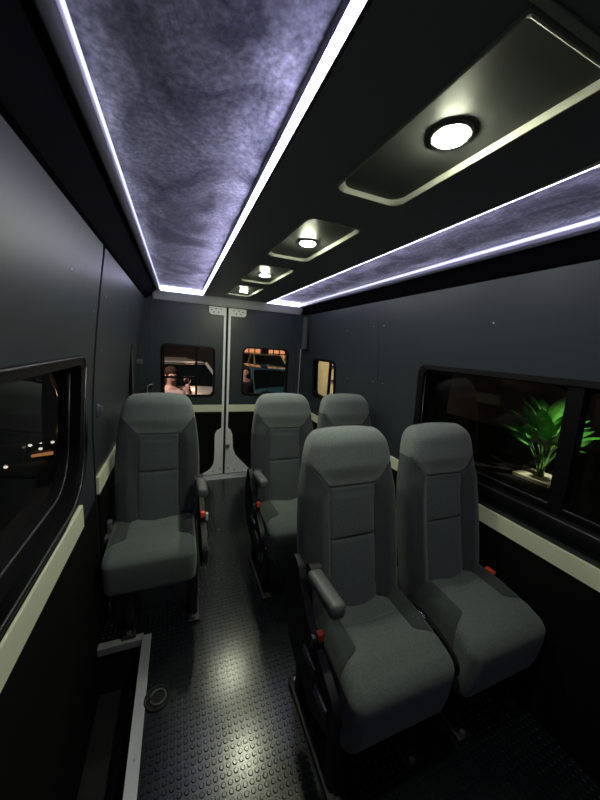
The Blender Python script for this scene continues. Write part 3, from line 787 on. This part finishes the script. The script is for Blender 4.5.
def make_car(name, loc, rz, paint, label, L=4.3, Wd=1.76, H=1.45, suv=0., lamps=None):
    """front faces local -y, origin at ground centre"""
    t = tag(empty(name, (loc[0], loc[1], GZ), rz), label, 'car')
    hw = Wd/2; hl = L/2
    # stations: y, bottom z, beltline z, half width
    bz = .66+.16*suv
    st_ = [(-hl, .34, .52+.10*suv, .62), (-hl+.06, .24, bz-.06, .80), (-hl+.25, .20, bz+.03, .93), (-hl+.7, .18, bz+.11, 1.0), (-hl+1.15, .18, bz+.20, 1.0), (-.3, .18, bz+.24, 1.0), (.9, .18, bz+.27, 1.0),
           (hl-.75, .18, bz+.30, .99), (hl-.25, .22, bz+.30, .95), (hl-.06, .28, bz+.20, .88), (hl, .38, bz+.0, .78)]
    vs = []; fs = []; n = 16
    for y, zb, zt, k in st_:
        wv = hw*k
        ring = [(-.80, zb), (-.95, zb+.05), (-1., zb+(zt-zb)*.45), (-.985, zb+(zt-zb)*.80), (-.93, zt-.03), (-.80, zt), (-.5, zt+.018), (-.15, zt+.028)]
        ring = ring+[(-a, b) for a, b in ring[::-1]]
        vs += [(a*wv, y, b) for a, b in ring]
    for i in range(len(st_)-1):
        fs += [(i*n+k, i*n+(k+1) % n, (i+1)*n+(k+1) % n, (i+1)*n+k) for k in range(n)]
    fs += [tuple(range(n))[::-1], tuple(range((len(st_)-1)*n, len(st_)*n))]
    body = MB().add(vs, fs).build('body', paint, t, smooth=45)
    # greenhouse
    zb = bz+.18; zr = H
    g0, g1, g2, g3 = -hl+1.05, -hl+1.85-.1*suv, hl-1.15+.6*suv, hl-.35
    def ring2(y0_, y1_, z0_, z1_):
        return
    bw, rw = hw*.93, hw*.72
    def roofring(s_): return [(-bw, g0, zb), (bw, g0, zb), (bw, g3, zb), (-bw, g3, zb), (-rw, g1, zr), (rw, g1, zr), (rw, g2, zr), (-rw, g2, zr)]
    R_ = roofring(0)
    MB().add(R_, [(0,1,5,4), (1,2,6,5), (2,3,7,6), (3,0,4,7), (4,5,6,7)]).build('windows', O['carglass'], t)
    roof = MB(); bm = bmesh.new(); bmesh.ops.create_cube(bm, size=1)
    for v in bm.verts:
        top = v.co.z > 0
        v.co = Vector((math.copysign(rw+.02 if not top else rw-.06, v.co.x), (g1-.05 if v.co.y < 0 else g2+.08) + (0 if not top else (.18 if v.co.y < 0 else -.18)), zr-.03 if not top else zr+.035))
    bmesh.ops.bevel(bm, geom=bm.edges[:], offset=.02, segments=2, profile=.5, affect='EDGES')
    roof.bm(bm).build('roof', paint, t, smooth=50)
    for a, b in (((-bw, g0, zb), (-rw, g1, zr)), ((bw, g0, zb), (rw, g1, zr)), ((-bw, g3, zb), (-rw, g2, zr)), ((bw, g3, zb), (rw, g2, zr)),
                 ((-bw-.01, .1, zb), (-rw-.01, .05, zr)), ((bw+.01, .1, zb), (rw+.01, .05, zr))):
        MB().cyl(a, b, .042, 10).build('pillar', paint, t, smooth=60)
    for sx in (-1, 1):
        for y in (-hl+.82, hl-.82):
            wv = MB().cyl((sx*(hw-.20), y, .33), (sx*(hw+.005), y, .33), .33, 28).build('wheel', O['tyre'], t, smooth=40)
            MB().cyl((sx*(hw+.005), y, .33), (sx*(hw+.012), y, .33), .21, 20).build('hub', O['hub'], wv, smooth=40)
        hz_ = bz-.05
        MB().rbox(*sorted((sx*hw*.50, sx*hw*.86)), -hl-.01, -hl+.14, hz_-.09, hz_+.04, .03).build('headlamp', (lamps or O['headlens']), t, smooth=50)
        MB().rbox(*sorted((sx*(hw*.95), sx*(hw+.14))), g0+.25, g0+.37, zb+.06, zb+.2, .03).build('mirror', paint, t, smooth=50)
    MB().rbox(-hw*.46, hw*.46, -hl-.015, -hl+.10, bz-.20, bz-.02, .02).build('grille', O['bar'], t, smooth=40)
    MB().rbox(-hw*.72, hw*.72, -hl-.02, -hl+.12, .28, .40, .03).build('lower_intake', O['bar'], t, smooth=40)
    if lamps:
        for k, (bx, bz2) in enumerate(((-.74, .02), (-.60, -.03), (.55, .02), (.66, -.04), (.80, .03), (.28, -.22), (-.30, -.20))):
            MB().add(*ico((bx*hw, -hl-.02, hz_+bz2), (.022, .012, .018))).build('glint_dot', O['glint_white'], t, smooth=True)  # glowing dots scattered over the car front to imitate glints
        for sx in (-1, 1): MB().rbox(*sorted((sx*hw*.55, sx*hw*.8)), -hl-.03, -hl+.05, .47, .50, .01).build('glint_bar', O['glint_amber'], t)  # glowing bars added as amber glints
    return t
make_car('parked_car', (-.55, 8.6), .25, O['whitecar'], 'white car seen through the left rear door window', L=4.4, H=1.50, suv=.8)
make_car('parked_car', (1.86, 8.3), .10, O['bluecar'], 'dark blue car seen through the right rear door window', L=4.3, H=1.42, suv=1.1)
make_car('parked_car', (3.1, 13.4), .1, O['yellowcar'], 'sand coloured car parked behind the dark blue car', L=4.3, H=1.66, suv=.6)
make_car('parked_car', (-3.35, 6.6), .30, O['blackcar'], 'black car outside the sliding door window with added glowing dots as glints', L=4.4, H=1.45, lamps=O['carglass'])

# facade behind the cars
fa = tag(empty('lit_building', (0, 17, GZ)), 'low building with orange lit gridded windows behind the cars', 'building')
MB().box(-12, 9, 0, 1, 0, 5.5).build('wall', O['dark_wall'], fa)
for a, b in ((2.45, 3.8), (4.2, 6.3)):
    wn = MB().box(a, b, -.06, -.02, .2, 2.6).build('window', O['lit_win'], fa)
    g = MB()
    k = a
    while k <= b+.01: g.box(k-.025, k+.025, -.10, -.06, .2, 2.6); k += .35 if a > 4 else .3375
    for z in (.2, .6, 1.12, 1.62, 2.12, 2.6): g.box(a, b, -.10, -.06, z-.03, z+.03)
    g.build('glazing_bars', O['bar'], wn)
MB().box(3.8, 4.2, -.3, 0, 0, 3.0).build('pillar', O['bar'], fa)
# pale lit wall to the rear right
pw = tag(empty('yard_wall', (4.2, 9.6, GZ)), 'pale yellow lit wall seen through the small right rear window', 'wall')
MB().box(0, .2, -1.6, 1.9, 0, 3.1).build('render', O['lit_wall'], pw)
MB().box(-.08, 0, -.62, -.54, 0, 2.6).box(-.06, 0, -1.2, -.6, 1.5, 1.56).box(-.06, 0, -1.3, -.7, 1.05, 1.1).build('trellis', O['bar'], pw)
# dark wall beyond the right window
dw = tag(empty('boundary_wall', (9, 2, GZ)), 'dark wall far beyond the large right window', 'wall')
MB().box(0, .3, -9, 6.5, 0, 4.5).build('render', O['dark_wall'], dw)

# plant
pt = tag(empty('potted_plant', (5.55, 3.20, GZ)), 'bright green leafy plant on a pale square slab outside the right window', 'plant')
MB().rbox(-.30, .30, -.30, .30, 0, .07, .01).build('slab', O['soil'], pt)
random.seed(11)
fo = MB(); sm = MB()
def leaf(base, az, h, lean, ln, wd):
    az_ = az; dx, dy = math.cos(az_), math.sin(az_)
    tip0 = Vector((base[0]+dx*lean*h, base[1]+dy*lean*h, h))
    pts = [Vector(base)+Vector((dx*lean*h*(k**1.7), dy*lean*h*(k**1.7), (h)*k)) for k in [i/6 for i in range(7)]]
    sm.tube([tuple(p) for p in pts], [.016-.0017*i for i in range(7)], 6)
    d = (pts[-1]-pts[-2]).normalized(); sidev = Vector((-dy, dx, 0))
    n = 16; vs = []; fs = []
    p = pts[-1].copy(); dirv = d.copy(); nrm0 = None
    for i in range(n+1):
        k = i/n
        wv = wd*(math.sin(PI*min(1, k**.8*.98+.02))**.7)*(1 if i % 2 else .84)
        nn = dirv.cross(sidev).normalized()
        for s_ in (-1, -.5, 0, .5, 1):
            off = sidev*s_*wv+nn*(-.35*abs(s_)*wv)
            vs.append(tuple(p+off))
        if i < n:
            p = p+dirv*(ln/n)
            dirv = (dirv+Vector((dx*.05, dy*.05, -.055*lean*1.8))).normalized()
    for i in range(n):
        for j in range(4):
            q = i*5+j; fs.append((q, q+1, q+6, q+5))
    fo.add(vs, fs)
for i in range(30):
    az = i*2.399; ring_ = i/30
    lean = .08+.46*ring_; h = 1.0-.50*ring_+random.uniform(-.06, .08)
    leaf((random.uniform(-.05, .05), random.uniform(-.05, .05), .05), az, h, lean, random.uniform(.46, .62), random.uniform(.13, .18))
fo.build('foliage', O['leaf'], pt, smooth=True, fix=False)
sm.build('stems', O['stem'], pt, smooth=True)

# ------------------------------------------------------------------ people (outside, seen through the rear windows)
P_ = {}
P_['skin'] = mat('skin', (.55, .30, .23), .55)
P_['hair'] = mat('dark_brown_hair', (.030, .014, .010), .8, spec=.2)
P_['top'] = mat('pale_pink_top', (.62, .42, .38), .8)
P_['black'] = mat('black_clothes', (.018, .018, .020), .8)
P_['jeans'] = mat('dark_trousers', (.03, .035, .05), .8)
def skin_obj(name, verts, edges, radii, m, parent, root=0, sub=2):
    me = bpy.data.meshes.new(name); me.from_pydata(verts, edges, []); me.update()
    o = bpy.data.objects.new(name, me); COL.objects.link(o); o.parent = parent
    md = o.modifiers.new('skin', 'SKIN'); md.use_smooth_shade = True
    if not me.skin_vertices:
        bpy.context.view_layer.objects.active = o
    for i, r in enumerate(radii):
        sv = me.skin_vertices[0].data[i]; sv.radius = r if isinstance(r, tuple) else (r, r); sv.use_root = (i == root)
    s_ = o.modifiers.new('sub', 'SUBSURF'); s_.levels = sub; s_.render_levels = sub
    dg = bpy.context.evaluated_depsgraph_get(); dg.update()
    me2 = bpy.data.meshes.new_from_object(o.evaluated_get(dg)); o.modifiers.clear(); o.data = me2; me2.name = name
    me2.materials.clear(); me2.materials.append(m); me2.shade_smooth()
    return o
def person(loc, rz, label, raise_hand, topm, hgt=1.66):
    t = tag(empty('person', (loc[0], loc[1], GZ), rz), label, 'person')
    t.scale = (hgt/1.70,)*3
    V = []; E = []; Rr = []
    def a(p, r, par=None):
        V.append(p); Rr.append(r)
        if par is not None: E.append((par, len(V)-1))
        return len(V)-1
    pel = a((0,0,.93), (.145,.105)); w_ = a((0,0,1.08), (.125,.09), pel); c1 = a((0,0,1.25), (.150,.105), w_); c2 = a((0,0,1.38), (.125,.085), c1)
    nk = a((0,-.01,1.47), .052, c2); hd0 = a((0,-.025,1.535), (.066,.078), nk); hd = a((0,-.03,1.60), (.076,.094), hd0); a((0,-.02,1.665), (.058,.075), hd)
    hand = []
    for s_ in (-1, 1):
        hp = a((s_*.09,0,.88), (.092,.088), pel); kn = a((s_*.11,-.01,.49), .058, hp); ca = a((s_*.11,.01,.32), .052, kn); an = a((s_*.115,.015,.09), .036, ca)
        ft = a((s_*.12,-.05,.045), (.036,.034), an); a((s_*.125,-.15,.03), (.036,.022), ft)
        sh = a((s_*.175,0,1.37), .056, c2)
        if raise_hand and s_ == 1:
            el = a((.27,-.12,1.19), .042, sh); wr = a((.17,-.20,1.44), .028, el); pm = a((.150,-.185,1.50), (.036,.020), wr); hand.append(((.150,-.185,1.50), (-.12,.02,.99)))
        else:
            el = a((s_*.235,.02,1.10), .042, sh); wr = a((s_*.25,-.05,.86), .028, el); pm = a((s_*.25,-.06,.80), (.020,.036), wr); hand.append(((s_*.25,-.06,.80), (0,-.15,-.98)))
    b = skin_obj('body', V, E, Rr, P_['skin'], t)
    for (hp_, hd_) in hand:      # five separate fingers
        hp_ = Vector(hp_); hd_ = Vector(hd_).normalized(); sdv = hd_.cross(Vector((0,-1,0))).normalized() if abs(hd_.z) > .9 and hd_.z > 0 else hd_.cross(Vector((1,0,0))).normalized()
        fm = MB()
        for k, ln in enumerate((.062, .074, .070, .055)):
            o_ = hp_+sdv*(.026-.017*k)+hd_*.03
            fm.tube([tuple(o_), tuple(o_+hd_*ln*.5+Vector((0,-.004,0))), tuple(o_+hd_*ln+Vector((0,-.014,0)))], [.0085, .008, .0055], 8)
        o_ = hp_+sdv*.03
        fm.tube([tuple(o_), tuple(o_+sdv*.022+hd_*.02), tuple(o_+sdv*.030+hd_*.05)], [.010, .009, .007], 8)
        fm.build('fingers', P_['skin'], b, smooth=True)
    # face
    MB().add(*ico((-.0, -.128, 1.585), (.012, .016, .020))).build('nose', P_['skin'], b, smooth=True)
    for s_ in (-1, 1):
        MB().add(*ico((s_*.030, -.112, 1.61), (.012, .008, .007))).build('eye', P_['black'], b, smooth=True)
        MB().add(*ico((s_*.080, -.02, 1.595), (.010, .018, .028))).build('ear', P_['skin'], b, smooth=True)
    MB().add(*ico((0, -.112, 1.548), (.022, .008, .006))).build('mouth', P_['top'], b, smooth=True)
    # hair
    vs, fs = ico((0, .005, 1.635), (.092, .108, .100), 3)
    vs = [(x, y, z if not (y < -.05 and z < 1.64) else 1.64+(z-1.64)*.1) for x, y, z in vs]
    MB().add(vs, fs).add(*ico((0, .055, 1.53), (.075, .055, .12), 3)).build('hair', P_['hair'], b, smooth=True)
    # clothes
    TV = [(0,0,.90), (0,0,1.08), (0,0,1.25), (0,0,1.385)]; TE = [(0,1),(1,2),(2,3)]; TR = [(.178,.134), (.158,.118), (.185,.136), (.160,.115)]
    for s_ in (-1, 1):
        i = len(TV); TV.append((s_*.175,0,1.375)); TE.append((3, i)); TR.append(.082)
        if raise_hand and s_ == 1: TV += [(.255,-.10,1.215), (.235,-.15,1.29)]
        else: TV += [(s_*.232,.015,1.12), (s_*.245,-.035,.93)]
        TE += [(i, i+1), (i+1, i+2)]; TR += [.062, .052]
    skin_obj('top', TV, TE, TR, topm, b)
    JV = [(0,0,.95)]; JE = []; JR = [(.150,.115)]
    for s_ in (-1, 1):
        i = len(JV); JV += [(s_*.09,0,.86), (s_*.11,-.01,.49), (s_*.11,.01,.30), (s_*.115,.015,.10)]
        JE += [(0,i), (i,i+1), (i+1,i+2), (i+2,i+3)]; JR += [(.10,.098), .068, .062, .052]
    skin_obj('trousers', JV, JE, JR, P_['jeans'] if topm != P_['black'] else P_['black'], b)
    return t
person((-.60, 4.55), .35, 'person outside behind the left rear door, pale top, one hand raised to the face', True, P_['top'], 1.66)
person((.72, 6.1), .5, 'person in black clothes standing beside the dark blue car', False, P_['black'], 1.62)

# ------------------------------------------------------------------ lights outside
def spot(name, loc, target, energy, color, size=60, rad=.15):
    l = bpy.data.lights.new(name, 'SPOT'); l.energy = energy; l.color = color; l.spot_size = math.radians(size); l.spot_blend = .6; l.shadow_soft_size = rad
    o = bpy.data.objects.new(name, l); COL.objects.link(o); o.location = loc
    d = Vector(target)-Vector(loc); o.rotation_euler = d.to_track_quat('-Z', 'Y').to_euler(); return o
spot('plant_floodlight', (4.9, 1.2, 2.3), (5.55, 3.2, .10), 1100, (1, .97, .80), 24)
spot('yard_floodlight', (2.2, 6.5, 3.4), (4.2, 9.4, .6), 800, (1, .86, .55), 70)
spot('carpark_fill', (-1.9, 3.3, 3.2), (.3, 7.0, 0), 520, (1, .9, .80), 90)  # added unseen fill, brightens the person and the cars
spot('warm_car_fill', (0.4, 11.5, 4.0), (1.5, 9, 0), 160, (1, .62, .35), 110)  # added warm spot without a fixture, lights the parked cars
spot('wall_fill', (5.5, -2.5, 3.2), (9, 2.5, 1.0), 110, (1, .85, .7), 120)  # added weak fill, lifts the dark wall beyond the right window
wd = bpy.data.worlds.new('night'); sc.world = wd; wd.use_nodes = True
wd.node_tree.nodes['Background'].inputs[0].default_value = (.35, .40, .60, 1)
wd.node_tree.nodes['Background'].inputs[1].default_value = .006

# ------------------------------------------------------------------ camera
cam = bpy.data.cameras.new('camera'); co_ = bpy.data.objects.new('camera', cam); COL.objects.link(co_)
cam.sensor_fit = 'VERTICAL'; cam.sensor_height = 36; cam.lens = 305/800*36; cam.clip_start = .02; cam.clip_end = 200
Rm = Matrix(((.92854306, -.00098525, .3712234), (-.36534643, -.17967857, .91336608), (.065801, -.98372488, -.16719925)))
right, down, fwd = Rm.col[0], Rm.col[1], Rm.col[2]
mw = Matrix.Identity(4)
for i in range(3): mw[i][0] = right[i]; mw[i][1] = -down[i]; mw[i][2] = -fwd[i]
mw[0][3], mw[1][3], mw[2][3] = -.51, 0, 1.43
co_.matrix_world = mw
sc.camera = co_
sc.view_settings.view_transform = 'Standard'; sc.view_settings.look = 'None'; sc.view_settings.gamma = 1
sc.view_settings.use_curve_mapping = False; sc.view_settings.exposure = .2
